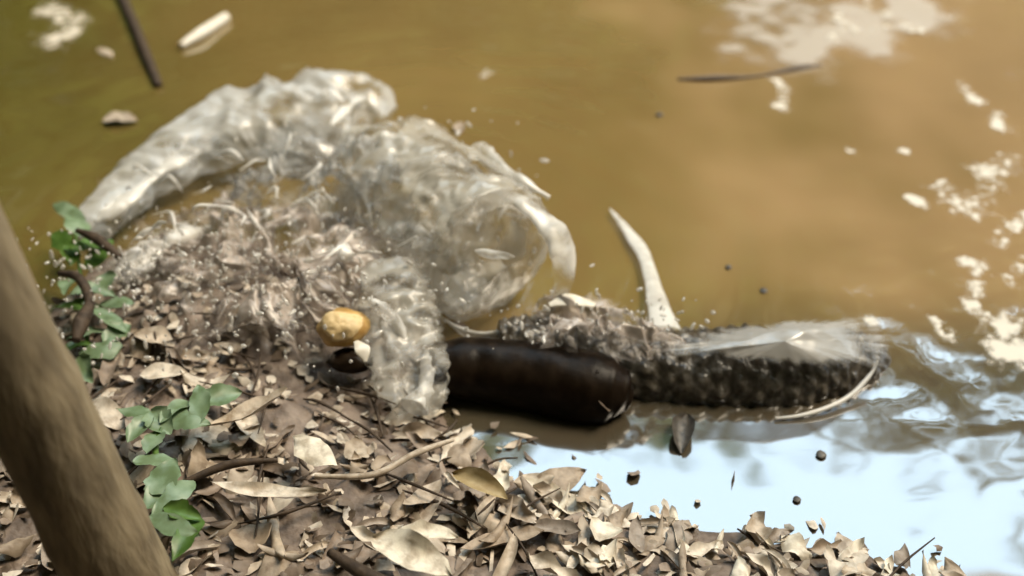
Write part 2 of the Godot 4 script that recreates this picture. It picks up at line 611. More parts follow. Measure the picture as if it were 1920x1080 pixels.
func make_materials() -> void:
	M.mud = mottled([[0.2, lin(0.075, 0.054, 0.042)], [0.5, lin(0.165, 0.125, 0.098)], [0.8, lin(0.28, 0.222, 0.178)]], 0.02, 3.0, 0.7, 0.35)
	M.water = StandardMaterial3D.new()
	M.water.roughness = 0.06
	M.water.texture_repeat = false
	M.water.metallic_specular = 0.7
	M.water.refraction_enabled = true
	M.water.refraction_scale = 0.085
	M.water.clearcoat_enabled = true
	M.water.clearcoat = 0.8
	M.water.clearcoat_roughness = 0.02
	M.bark = mottled([[0.2, lin(0.13, 0.1, 0.06)], [0.5, lin(0.22, 0.172, 0.105)], [0.8, lin(0.3, 0.24, 0.15)]], 0.018, 2.2, 0.85, 0.25, 5)
	M.bark.uv1_scale = Vector3(5.0, 1.3, 5.0)
	M.far_bark = plain(lin(0.09, 0.07, 0.05), 0.9)
	M.foliage = plain(lin(0.06, 0.085, 0.02), 0.6)
	M.foliage.backlight_enabled = true
	M.foliage.backlight = lin(0.10, 0.13, 0.03)
	M.foliage_olive = plain(lin(0.11, 0.095, 0.03), 0.6)
	M.foliage_olive.backlight_enabled = true
	M.foliage_olive.backlight = lin(0.15, 0.12, 0.04)
	# dry leaf tones
	M.leaf = []
	var tones := [Vector3(0.46, 0.39, 0.31), Vector3(0.33, 0.265, 0.2), Vector3(0.235, 0.185, 0.145), Vector3(0.56, 0.5, 0.42), Vector3(0.15, 0.112, 0.082), Vector3(0.4, 0.34, 0.275), Vector3(0.28, 0.235, 0.195), Vector3(0.66, 0.6, 0.5)]
	for k in tones.size():
		var t: Vector3 = tones[k]
		M.leaf.append(mottled([[0.2, lin(t.x * 0.6, t.y * 0.55, t.z * 0.5)], [0.5, lin(t.x, t.y, t.z)], [0.8, lin(minf(t.x * 1.25, 0.8), t.y * 1.22, t.z * 1.2)]], 0.014, 9.0, 0.6, 0.06, 20 + k))
	M.leaf_ochre = mottled([[0.2, lin(0.26, 0.19, 0.09)], [0.8, lin(0.42, 0.33, 0.18)]], 0.014, 8.0, 0.6, 0.05, 40)
	M.sage = mottled([[0.25, lin(0.11, 0.16, 0.07)], [0.5, lin(0.17, 0.25, 0.145)], [0.8, lin(0.25, 0.33, 0.22)]], 0.012, 6.0, 0.4, 0.0, 41)
	M.sage.backlight_enabled = true
	M.sage.backlight = lin(0.1, 0.17, 0.07)
	M.green = mottled([[0.25, lin(0.04, 0.085, 0.012)], [0.5, lin(0.075, 0.14, 0.025)], [0.8, lin(0.12, 0.22, 0.06)]], 0.01, 6.0, 0.4, 0.0, 42)
	M.green.backlight_enabled = true
	M.green.backlight = lin(0.08, 0.16, 0.03)
	M.twig = mottled([[0.3, lin(0.03, 0.018, 0.01)], [0.7, lin(0.07, 0.045, 0.026)]], 0.02, 6.0, 0.75, 0.1, 43)
	M.clear_water = clear_plastic(lin(0.52, 0.49, 0.43), 0.55, 0.28)
	M.blue_water = clear_plastic(lin(0.58, 0.58, 0.57), 0.62, 0.3)
	M.grey_water = clear_plastic(lin(0.37, 0.355, 0.33), 0.85, 0.27)
	M.muddy_water = clear_plastic(lin(0.46, 0.395, 0.345), 0.85, 0.36)
	M.white_water = clear_plastic(lin(0.78, 0.76, 0.72), 0.72, 0.35)
	M.streak_water = clear_plastic(lin(0.84, 0.82, 0.78), 0.62, 0.3)
	for m in [M.clear_water, M.blue_water, M.grey_water, M.muddy_water, M.white_water, M.streak_water]:
		m.vertex_color_use_as_albedo = true
	M.drop = clear_plastic(lin(0.7, 0.67, 0.62), 0.5, 0.12)
	M.eel_skin = mottled([[0.3, lin(0.006, 0.0035, 0.0018)], [0.8, lin(0.02, 0.013, 0.008)]], 0.012, 6.0, 0.36, 0.05, 60)
	M.eel_skin.metallic_specular = 0.22
	M.eel_lip = plain(lin(0.07, 0.055, 0.04), 0.35)
	M.croc_skin = mottled([[0.3, lin(0.035, 0.028, 0.02)], [0.55, lin(0.085, 0.072, 0.056)], [0.8, lin(0.17, 0.152, 0.128)]], 0.025, 7.0, 0.28, 0.12, 61)
	M.fruit = mottled([[0.25, lin(0.36, 0.2, 0.055)], [0.7, lin(0.56, 0.36, 0.12)]], 0.01, 10.0, 0.45, 0.05, 62)
	M.fruit_pale = mottled([[0.2, lin(0.58, 0.41, 0.18)], [0.6, lin(0.72, 0.54, 0.29)]], 0.02, 10.0, 0.55, 0.05, 63)
	M.cream = mottled([[0.25, lin(0.6, 0.54, 0.44)], [0.7, lin(0.78, 0.73, 0.64)]], 0.012, 8.0, 0.5, 0.03, 44)
	M.foam = clear_plastic(lin(0.74, 0.67, 0.56), 0.85, 0.5)  # colour of the sky glints painted on the water
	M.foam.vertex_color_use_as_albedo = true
	M.dim_glint = clear_plastic(lin(0.58, 0.51, 0.43), 0.6, 0.5)  # dimmer tone of the painted sky glints
	M.dim_glint.vertex_color_use_as_albedo = true
	M.stone = mottled([[0.2, lin(0.2, 0.18, 0.15)], [0.8, lin(0.45, 0.41, 0.36)]], 0.02, 7.0, 0.8, 0.15, 45)
	M.dark_leaf = mottled([[0.3, lin(0.03, 0.025, 0.02)], [0.8, lin(0.12, 0.105, 0.085)]], 0.02, 9.0, 0.5, 0.05, 46)


# ================================================================ the scene
func _ready() -> void:
	var cam := Camera3D.new()
	cam.name = "camera"
	cam.position = Vector3(0, 0.8, 0)
	cam.rotation_degrees = Vector3(-38, 0, 0)
	cam.fov = 28.12
	cam.near = 0.05
	cam.far = 200.0
	var lens := CameraAttributesPhysical.new()
	lens.frustum_focal_length = 47.92
	lens.frustum_focus_distance = 0.97
	lens.frustum_near = 0.05
	lens.frustum_far = 200.0
	lens.exposure_aperture = 3.3
	cam.attributes = lens
	add_child(cam)
	cam.current = true
	var env := Environment.new()
	env.background_mode = Environment.BG_SKY
	var sm := ProceduralSkyMaterial.new()
	sm.sky_top_color = lin(0.62, 0.82, 0.98)
	sm.sky_horizon_color = lin(0.86, 0.93, 0.97)
	sm.sky_curve = 0.2
	sm.ground_bottom_color = lin(0.1, 0.09, 0.07)
	sm.ground_horizon_color = lin(0.3, 0.3, 0.28)
	sm.sun_angle_max = 1.0
	env.sky = Sky.new()
	env.sky.sky_material = sm
	env.background_energy_multiplier = 1.1
	env.tonemap_mode = Environment.TONE_MAPPER_LINEAR
	env.tonemap_exposure = 4.7
	env.sdfgi_enabled = true
	env.ssao_enabled = true
	env.ssil_enabled = true
	var we := WorldEnvironment.new()
	we.name = "world_environment"
	we.environment = env
	add_child(we)
	var sun := DirectionalLight3D.new()
	sun.name = "sun"
	sun.light_color = Color(1.0, 0.94, 0.84)
	sun.light_energy = 0.32
	sun.light_angular_distance = 24.0
	sun.shadow_enabled = true
	add_child(sun)
	sun.look_at_from_position(Vector3(2.8, 5.0, -1.0), Vector3.ZERO)

	rng.seed = 4
	bump_noise.seed = 8
	bump_noise.frequency = 0.05
	bump_noise.fractal_octaves = 3
	crease.seed = 21
	crease.noise_type = FastNoiseLite.TYPE_CELLULAR
	crease.cellular_return_type = FastNoiseLite.RETURN_DISTANCE2_SUB
	crease.frequency = 0.05
	crease.fractal_type = FastNoiseLite.FRACTAL_NONE
	fine.seed = 5
	fine.frequency = 0.05
	fine.fractal_octaves = 3
	make_materials()

	shore = PackedVector2Array([Vector2(0.550, -0.497), Vector2(0.437, -0.570), Vector2(0.381, -0.615), Vector2(0.336, -0.635), Vector2(0.275, -0.649), Vector2(0.184, -0.668), Vector2(0.092, -0.698), Vector2(0.020, -0.724), Vector2(-0.030, -0.761), Vector2(-0.068, -0.815), Vector2(-0.091, -0.923), Vector2(-0.154, -0.995), Vector2(-0.248, -1.074), Vector2(-0.346, -1.128), Vector2(-0.433, -1.117), Vector2(-0.475, -1.064), Vector2(-0.503, -0.995), Vector2(-0.518, -0.914), Vector2(-0.544, -0.833), Vector2(-0.638, -0.761), Vector2(-0.853, -0.701)])
	shore.append_array([Vector2(-3.0, -1.2), Vector2(-45, -3), Vector2(-45, 40), Vector2(45, 40), Vector2(45, -0.4), Vector2(3, -0.3)])
	make_ground()
	make_water()
	make_trees()
	make_splash()
	make_animals()
	make_plants()
	make_litter()
	make_floating()

func make_trees() -> void:
	var kinds := [tree_meshes(9.0, 2.4, 0.8, 15000, 0.21, 1), tree_meshes(7.5, 2.2, 0.5, 14000, 0.2, 2), tree_meshes(8.2, 2.0, 0.6, 13000, 0.2, 3), tree_meshes(8.2, 2.0, 0.6, 4200, 0.2, 4)]
	var xs := [-10.5, -7.6, -5.2, -2.9, -0.9, 1.6, 3.6, 5.9, 8.4, 11.2]
	var back := [8.2, 7.4, 8.6, 7.5, 8.3, 8.8, 7.9, 8.9, 8.0, 9.0]
	var rise := [0.9, 0.9, 0.88, 0.87, 0.88, 0.87, 0.92, 1.0, 1.02, 1.02]
	var tops := [8.9, 7.5, 8.2, 8.2]
	var which := ["leftmost", "second", "third", "fourth", "fifth", "sixth", "seventh", "eighth", "ninth", "rightmost"]
	for k in xs.size():
		var z: float = -back[k]
		var kind := 3 if k == 6 or k == 7 else k % 3
		var size: float = rise[k] * (-z - 0.75) / tops[kind]
		plant_tree(kinds[kind], Vector3(xs[k], ground_y(xs[k], z), z), k * 1.7, size, "%s tree of the row beyond the pond, mirrored in the water" % which[k], M.far_bark, M.foliage_olive if k > 5 else M.foliage, "trees beyond the pond")
	var low := [-1.9, 0.4, 2.5, 4.6]
	for k in 4:
		var z := -7.0 - 0.3 * (k % 2)
		plant_tree(kinds[(k + 2) % 3], Vector3(low[k], ground_y(low[k], z), z), k * 2.3, 0.8 * (-z - 0.75) / tops[(k + 2) % 3], "%s lower tree in front of the row beyond the pond" % ["first", "second", "third", "fourth"][k], M.far_bark, M.foliage_olive if k > 1 else M.foliage, "trees beyond the pond")
	var near := [Vector3(-3.6, 0, -2.9), Vector3(-2.6, 0, -0.2), Vector3(-1.4, 0, 2.0), Vector3(1.1, 0, 2.6), Vector3(3.6, 0, 1.9), Vector3(-5.5, 0, 3.6), Vector3(5.6, 0, -0.2)]  # unseen trees, added to block sky light over the bank
	for k in near.size():
		var q: Vector3 = near[k]
		plant_tree(kinds[(k + 1) % 3], Vector3(q.x, ground_y(q.x, q.z), q.z), k * 2.1 + 0.5, 0.95, "%s unseen near bank tree placed to block sky light, going round from the far left" % ["first", "second", "third", "fourth", "sixth", "fifth", "last"][k], M.far_bark, M.foliage, "unseen trees added on the near bank")
	# the slim trunk in the foreground
	var foot := Vector3(-0.308, 0.050, -0.559)
	var t := thing("tree", "slim smooth tan trunk rising across the left edge of the photo", "tree", Vector3(foot.x, ground_y(foot.x, foot.z), foot.z))
	var trunk_pts := [Vector3(0.02, -0.1, 0), Vector3(0, 0.1, 0), Vector3(-0.02, 0.3, 0), Vector3(-0.05, 0.6, -0.01), Vector3(-0.06, 1.2, 0.0), Vector3(0.1, 2.4, 0.1), Vector3(0.2, 4.2, 0.2)]
	var knots := dented(0.035, 1.0, Vector3.ZERO, "bark")
	obj("trunk", tube(smooth_path(trunk_pts, 90), [0.043, 0.035, 0.031, 0.03, 0.027, 0.012], 28, knots), M.bark, t)
	var tips := []
	for k in 9:
		var from := Vector3(0.1, 2.4 + k * 0.18, 0.1)
		var to := from + Vector3(cos(k * 2.4) * 1.0, 0.4, sin(k * 2.4) * 1.0)
		obj("limb", tube(smooth_path([from, from.lerp(to, 0.5) + Vector3(0, 0.1, 0), to], 6), [0.014, 0.01, 0.004], 7), M.bark, t)
		tips.append(to)
		tips.append(from.lerp(to, 0.6))
	obj("crown", crown_mesh(tips, 0.7, 1300, 0.09, 77), M.foliage, t)

# ---------------------------------------------------------------- bottles and film
func dented(amount: float, freq: float, shift: Vector3, kind := "water", oval := 0.0) -> Dent:
	var d := Dent.new()
	d.amount = amount
	d.freq = freq
	d.shift = shift
	d.kind = kind
	d.oval = oval
	d.fine = fine
	return d

func make_splash() -> void:
	var at := Vector3(0.003, 0.082, -0.944)
	var sp := thing("splash", "big grey splash of churned water thrown up over the muddy bank", "splash", Vector3.ZERO)
	# the round bell of water at its right
	var bell := []
	for k in 170:
		var u := k / 169.0
		bell.append(Vector2(0.078 * pow(minf(1.0, u * 9.0), 0.4) * (1.0 - 0.55 * smoothstep(0.7, 1.0, u)) + 0.0003, 0.004 + u * 0.29 + 0.012 * (1.0 - minf(1.0, u * 9.0))))
	var to_back := along(Vector3(-0.62, 0.02, -0.78), at, 0.6)
	obj("water_bell", lathe(bell, 140, dented(0.075, 330.0, Vector3(3, 1, 2), "water", 0.2)), M.clear_water, sp).transform = to_back
	var inner := []
	for k in 70:
		inner.append(Vector2(0.062 - 0.02 * smoothstep(0.5, 1.0, k / 69.0), 0.03 + 0.2 * k / 69.0))
	obj("water_bell", lathe(inner, 110, dented(0.2, 380.0, Vector3(7, 4, 9))), M.clear_water, sp).transform = to_back
	obj("bell_rim", tube(smooth_path([Vector3(-0.030, 0.150, -1.007), Vector3(0.014, 0.140, -0.983), Vector3(0.044, 0.120, -0.959), Vector3(0.053, 0.090, -0.935), Vector3(0.038, 0.055, -0.918), Vector3(0.000, 0.035, -0.906), Vector3(-0.044, 0.030, -0.909), Vector3(-0.070, 0.030, -0.931)], 70), [0.003, 0.01, 0.015, 0.013, 0.007, 0.008, 0.006, 0.002], 14, dented(0.45, 330.0, Vector3(1, 2, 3)), true, true, 0.5), M.white_water, sp)
	# the long arc thrown out at the back
	var path := smooth_path([Vector3(-0.169, 0.030, -1.336), Vector3(-0.213, 0.045, -1.353), Vector3(-0.280, 0.050, -1.330), Vector3(-0.354, 0.045, -1.310), Vector3(-0.414, 0.035, -1.260), Vector3(-0.461, 0.030, -1.199), Vector3(-0.495, 0.020, -1.127), Vector3(-0.503, 0.015, -1.107)], 130)
	obj("water_arc", tube(path, [0.03, 0.052, 0.06, 0.058, 0.048, 0.036, 0.031, 0.022], 84, dented(0.3, 230.0, Vector3.ZERO, "water", 0.12), true, true, 0.7), M.blue_water, sp)
	obj("arc_crest", tube(smooth_path([Vector3(-0.374, 0.060, -1.249), Vector3(-0.402, 0.055, -1.221), Vector3(-0.432, 0.050, -1.180), Vector3(-0.457, 0.045, -1.135), Vector3(-0.486, 0.035, -1.106)], 50), [0.004, 0.014, 0.012, 0.008, 0.013, 0.006], 12, dented(0.6, 360.0, Vector3(4, 2, 3)), true, true, 0.5), M.white_water, sp)
	obj("grey_shading", film([Vector3(-0.303, 0.075, -1.176), Vector3(-0.291, 0.090, -1.198), Vector3(-0.273, 0.100, -1.209), Vector3(-0.222, 0.100, -1.214), Vector3(-0.212, 0.095, -1.182), Vector3(-0.216, 0.090, -1.157), Vector3(-0.260, 0.085, -1.154)], Vector3(-0.248, 0.100, -1.174), 0.004, 0.004, 500.0, 3.0, 14, 48), M.grey_water, sp)  # reflection shading on the arc, put in as a grey sheet
	# the column that falls in front
	obj("falling_column", tube(smooth_path([Vector3(-0.124, 0.085, -0.951), Vector3(-0.115, 0.070, -0.891), Vector3(-0.106, 0.055, -0.851), Vector3(-0.096, 0.040, -0.810), Vector3(-0.092, 0.030, -0.791)], 80), [0.024, 0.036, 0.037, 0.033, 0.03, 0.02], 70, dented(0.42, 330.0, Vector3(4, 4, 4)), true, false, 0.6), M.clear_water, sp)
	obj("falling_column", tube(smooth_path([Vector3(-0.087, 0.050, -0.907), Vector3(-0.081, 0.045, -0.863), Vector3(-0.083, 0.040, -0.822), Vector3(-0.092, 0.035, -0.793)], 50), [0.004, 0.007, 0.008, 0.012], 14, dented(0.5, 500.0, Vector3(6, 4, 4))), M.white_water, sp)
	# churned sheets low over the mud
	obj("churned_sheet", film([Vector3(-0.461, 0.015, -1.022), Vector3(-0.448, 0.020, -1.058), Vector3(-0.415, 0.020, -1.111), Vector3(-0.368, 0.015, -1.151), Vector3(-0.295, 0.020, -1.144), Vector3(-0.202, 0.030, -1.129), Vector3(-0.137, 0.030, -1.096), Vector3(-0.106, 0.030, -1.005), Vector3(-0.118, 0.040, -0.902), Vector3(-0.136, 0.040, -0.837), Vector3(-0.185, 0.045, -0.820), Vector3(-0.249, 0.050, -0.834), Vector3(-0.320, 0.045, -0.871), Vector3(-0.382, 0.035, -0.916), Vector3(-0.422, 0.025, -0.964)], Vector3(-0.266, 0.030, -0.981), 0.035, 0.034, 230.0, 1.0, 100, 260), M.muddy_water, sp)
	obj("churned_sheet", film([Vector3(-0.265, 0.030, -1.212), Vector3(-0.215, 0.040, -1.246), Vector3(-0.161, 0.050, -1.255), Vector3(-0.119, 0.050, -1.217), Vector3(-0.097, 0.070, -1.092), Vector3(-0.116, 0.060, -1.013), Vector3(-0.176, 0.050, -1.017), Vector3(-0.239, 0.040, -1.041), Vector3(-0.327, 0.030, -1.086), Vector3(-0.364, 0.020, -1.167), Vector3(-0.323, 0.030, -1.199)], Vector3(-0.211, 0.050, -1.111), 0.03, 0.036, 280.0, 5.0, 80, 220), M.blue_water, sp)
	obj("churned_sheet", film([Vector3(0.014, 0.040, -0.928), Vector3(0.039, 0.050, -0.937), Vector3(0.084, 0.050, -0.937), Vector3(0.121, 0.050, -0.915), Vector3(0.146, 0.050, -0.890), Vector3(0.169, 0.050, -0.857), Vector3(0.113, 0.055, -0.828), Vector3(0.067, 0.060, -0.838), Vector3(0.021, 0.050, -0.873)], Vector3(0.085, 0.055, -0.880), 0.012, 0.024, 420.0, 9.0, 44, 120), M.muddy_water, sp)
	obj("churned_sheet", film([Vector3(-0.446, 0.030, -1.005), Vector3(-0.430, 0.035, -1.037), Vector3(-0.402, 0.040, -1.072), Vector3(-0.372, 0.030, -1.096), Vector3(-0.357, 0.050, -1.017), Vector3(-0.387, 0.050, -0.969), Vector3(-0.413, 0.040, -0.954)], Vector3(-0.399, 0.045, -1.014), 0.01, 0.014, 420.0, 14.0, 30, 90), M.white_water, sp)
	for q in [[[Vector3(-0.151, 0.100, -1.042), Vector3(-0.137, 0.100, -1.049), Vector3(-0.119, 0.100, -1.041)], 0.009], [[Vector3(-0.133, 0.100, -0.987), Vector3(-0.110, 0.100, -0.999), Vector3(-0.085, 0.100, -0.982)], 0.01], [[Vector3(-0.047, 0.130, -1.087), Vector3(-0.033, 0.130, -1.104), Vector3(0.000, 0.130, -1.054), Vector3(0.040, 0.120, -1.028)], 0.009], [[Vector3(-0.175, 0.080, -1.215), Vector3(-0.147, 0.080, -1.220), Vector3(-0.124, 0.075, -1.223)], 0.006], [[Vector3(-0.222, 0.090, -1.232), Vector3(-0.205, 0.080, -1.304), Vector3(-0.189, 0.070, -1.343)], 0.007], [[Vector3(-0.346, 0.060, -1.054), Vector3(-0.365, 0.060, -1.033), Vector3(-0.384, 0.055, -1.010)], 0.013], [[Vector3(-0.176, 0.100, -0.959), Vector3(-0.164, 0.100, -0.951)], 0.01], [[Vector3(-0.037, 0.120, -0.931), Vector3(-0.016, 0.120, -0.924), Vector3(0.003, 0.120, -0.920)], 0.004], [[Vector3(-0.141, 0.100, -0.879), Vector3(-0.114, 0.085, -0.864), Vector3(-0.104, 0.070, -0.850)], 0.007]]:
		obj("white_crest", tube(smooth_path(q[0], 26), [q[1] * 0.3, q[1], q[1] * 0.8, q[1] * 0.25], 10, dented(0.55, 450.0, q[0][0])), M.white_water, sp)
	# strands and drops
	var ropes := []
	for k in 55:
		var a := rng.randf() * TAU
		var d := sqrt(rng.randf())
		var c := Vector3(-0.240, 0.050, -1.058) + Vector3(cos(a) * d * 0.25, rng.randf_range(0.0, 0.05) + 0.03 * (1.0 - d), sin(a) * d * 0.12)
		var way := Vector3(rng.randfn(), rng.randf_range(-0.1, 0.3), rng.randfn() * 0.6).normalized() * rng.randf_range(0.008, 0.024)
		var bow := Vector3(rng.randfn(), absf(rng.randfn()), rng.randfn()) * 0.008
		ropes.append(tube(smooth_path([c - way, c + bow, c + way], 9), [0.0005, rng.randf_range(0.0014, 0.0034), 0.0005], 7, dented(0.5, 500.0, c)))
	obj("strands", merged(ropes), M.white_water, sp).set_meta("kind", "stuff")
	var ball := SphereMesh.new()
	ball.radial_segments = 10
	ball.rings = 6
	ball.radius = 1.0
	ball.height = 2.0
	var mm := MultiMesh.new()
	mm.transform_format = MultiMesh.TRANSFORM_3D
	mm.mesh = ball
	mm.instance_count = 1230
	for k in 1230:
		var c: Vector3
		if k < 950:
			c = Vector3(-0.270, 0.060, -0.929) + Vector3(rng.randfn() * 0.12, 0, rng.randfn() * 0.06)
			c.y = rng.randf_range(0.055, 0.12)
		elif k < 1080:
			c = Vector3(-0.168, 0.050, -1.180) + Vector3(rng.randfn() * 0.1, 0, rng.randfn() * 0.04)
			c.y = rng.randf_range(0.03, 0.12)
		else:
			c = Vector3(0.086, 0.050, -0.890) + Vector3(rng.randfn() * 0.05, 0, rng.randfn() * 0.015)
			c.y = rng.randf_range(0.05, 0.075)
		var q := rng.randf_range(0.0006, 0.0022) * (1.4 if rng.randf() < 0.12 else 1.0)
		var b := Basis.from_euler(Vector3(rng.randf() * TAU, rng.randf() * TAU, 0)) * Basis().scaled(Vector3(q, q, q * rng.randf_range(1.0, 2.6)))
		mm.set_instance_transform(k, Transform3D(b, c))
	var spray := MultiMeshInstance3D.new()
	spray.name = "spray"
	spray.multimesh = mm
	spray.material_override = M.drop
	spray.set_meta("kind", "stuff")
	sp.add_child(spray)
	# the thin streak flung up apart from the rest
	single("water_streak", blade([Vector3(0.120, 0.006, -1.174), Vector3(0.129, 0.007, -1.152), Vector3(0.140, 0.008, -1.122), Vector3(0.152, 0.010, -1.082), Vector3(0.157, 0.012, -1.033), Vector3(0.159, 0.016, -0.985), Vector3(0.160, 0.030, -0.920)], [0.001, 0.0035, 0.006, 0.009, 0.008, 0.009, 0.012, 0.017], 0.0015, 90, Vector3.RIGHT, 0.2, true), M.streak_water, "thin curved white streak of water flung up behind the bumpy animal", "water streak")

func make_animals() -> void:
	# smooth dark eel-like fish: head to the right, the rest under the splash
	var eel := thing("eel", "smooth dark eel like fish with a blunt rounded head at the water's edge", "eel", Vector3.ZERO)
	var path := smooth_path([Vector3(0.113, 0.012, -0.835), Vector3(0.109, 0.014, -0.834), Vector3(0.100, 0.017, -0.835), Vector3(0.082, 0.019, -0.838), Vector3(0.053, 0.020, -0.846), Vector3(0.011, 0.020, -0.857), Vector3(-0.032, 0.024, -0.861), Vector3(-0.064, 0.030, -0.857), Vector3(-0.091, 0.030, -0.859)], 130)
	obj("body", tube(path, [0.006, 0.019, 0.028, 0.034, 0.037, 0.037, 0.036, 0.034, 0.031, 0.026, 0.015], 72, dented(0.07, 200.0, Vector3.ZERO, "eel"), true, true, 1.0), M.eel_skin, eel)
	obj("lip", tube(smooth_path([Vector3(-0.010, 0.022, -0.827), Vector3(0.013, 0.018, -0.822), Vector3(0.039, 0.014, -0.817), Vector3(0.063, 0.012, -0.811), Vector3(0.081, 0.016, -0.809)], 20), [0.001, 0.0024, 0.0026, 0.0022, 0.001], 8), M.eel_lip, eel)
	for q in [[Vector3(0.021, 0.052, -0.855), Vector3(0.037, 0.052, -0.845), Vector3(0.050, 0.050, -0.838)], [Vector3(0.053, 0.050, -0.854), Vector3(0.065, 0.050, -0.841), Vector3(0.077, 0.047, -0.832)]]:
		obj("highlight_fold", tube(smooth_path(q, 16), [0.001, 0.005, 0.006, 0.001], 8, null, true, true, 0.5), M.eel_lip, eel)  # reflected highlights on the head, built as paler folds
	var eye := SphereMesh.new()
	eye.radius = 0.003
	eye.height = 0.006
	obj("eye", eye, M.eel_skin, eel, Vector3(0.082, 0.050, -0.826))
	# rough bumpy reptile lying along the water, its tail end to the right
	var croc := thing("reptile", "dark wet reptile with a rough bumpy back lying along the pond's edge", "reptile", Vector3.ZERO)
	var back := smooth_path([Vector3(-0.016, 0.024, -0.895), Vector3(0.028, 0.018, -0.895), Vector3(0.088, 0.010, -0.890), Vector3(0.159, 0.005, -0.882), Vector3(0.225, 0.004, -0.878), Vector3(0.286, 0.002, -0.882), Vector3(0.333, -0.002, -0.893), Vector3(0.365, -0.008, -0.906), Vector3(0.389, -0.018, -0.924)], 260)
	obj("body", tube(back, [0.028, 0.037, 0.041, 0.041, 0.043, 0.045, 0.046, 0.044, 0.039, 0.03, 0.014], 110, dented(0.115, 300.0, Vector3.ZERO, "scutes", 0.1), true, true, 0.95), M.croc_skin, croc)
	single("water_film", film([Vector3(0.144, 0.054, -0.846), Vector3(0.175, 0.056, -0.871), Vector3(0.235, 0.062, -0.884), Vector3(0.313, 0.060, -0.896), Vector3(0.379, 0.045, -0.913), Vector3(0.386, 0.030, -0.888), Vector3(0.363, 0.028, -0.856), Vector3(0.303, 0.046, -0.838), Vector3(0.239, 0.054, -0.838), Vector3(0.188, 0.054, -0.843)], Vector3(0.265, 0.066, -0.851), 0.004, 0.003, 140.0, 7.0, 50, 140, true), M.grey_water, "smooth grey sheet of water sliding off the bumpy reptile's back", "water")
	single("ripple", tube(smooth_path([Vector3(0.368, 0.030, -0.867), Vector3(0.360, 0.020, -0.857), Vector3(0.338, 0.010, -0.838), Vector3(0.312, 0.006, -0.824), Vector3(0.284, 0.004, -0.815), Vector3(0.259, 0.003, -0.812)], 30), [0.001, 0.0026, 0.0024, 0.0012], 8), M.white_water, "thin pale curved rim of water round the reptile's right end", "water")
	# the yellow fruit
	var fp := Vector3(-0.166, 0.075, -0.865)
	var fruit := thing("fruit", "round yellow orange fallen fruit lying in the middle of the splash", "fruit", fp)
	var fl := PackedVector3Array()
	for i in 15:
		var a := PI * i / 14.0
		for j in 26:
			var b := -TAU * j / 26.0
			var d := Vector3(sin(a) * cos(b), cos(a), sin(a) * sin(b))
			fl.append(d * Vector3(0.025, 0.017, 0.022) * (1.0 + 0.2 * fine.get_noise_3dv(d * 22.0)))
	obj("flesh", sheet(fl, 15, 26, PackedVector2Array(), true), M.fruit, fruit)
	var pale := PackedVector3Array()
	for i in 9:
		for j in 26:
			var a := 0.95 * i / 8.0 * (1.0 + 0.12 * sin(j * TAU / 26.0 * 3.0))
			var b := -TAU * j / 26.0
			var d := (Basis(Vector3.RIGHT, 0.55) * Vector3(sin(a) * cos(b), cos(a), sin(a) * sin(b)))
			pale.append(d * Vector3(0.025, 0.017, 0.022) * (1.035 - 0.04 * pow(i / 8.0, 6.0) + 0.2 * fine.get_noise_3dv(d * 22.0)))
	obj("pale_crown", sheet(pale, 9, 26, PackedVector2Array(), true), M.fruit_pale, fruit)
	single("hollow_shade", stone_mesh(Vector3(0.027, 0.013, 0.018), 3.0), M.eel_skin, "black clod of mud in the hollow under the yellow fruit", "shade_lump", Vector3(-0.158, 0.050, -0.844))  # dark lump put in for the shadow gap under the fruit
	single("pale_chip", blade([Vector3(-0.149, 0.082, -0.836), Vector3(-0.142, 0.082, -0.824), Vector3(-0.139, 0.074, -0.816)], [0.003, 0.0075, 0.002], 0.001, 14), M.cream, "small cream chip stuck below the yellow fruit", "chip")
	single("pale_scrap", blade([Vector3(0.038, 0.070, -0.906), Vector3(0.057, 0.075, -0.909), Vector3(0.084, 0.070, -0.906)], [0.004, 0.01, 0.004], 0.002, 14, Vector3(0, 0, 1)), M.cream, "small cream leaf scrap in the water right of the round splash", "scrap")

# ---------------------------------------------------------------- green plants by the trunk
func small_leaf(at: Vector3, length: float, width: float, turn: float, tilt: float, m: Material, parent: Node, s: int) -> void:
	var o := obj("leaf", leaf_mesh(length, width, rng.randf_range(0.2, 0.9), rng.randf_range(-0.5, 0.9), 0.05, s, 14, 7), m, parent, at)
	o.basis = Basis(Vector3.UP, turn) * Basis.from_euler(Vector3(tilt, 0, rng.randf_range(-0.25, 0.25)))

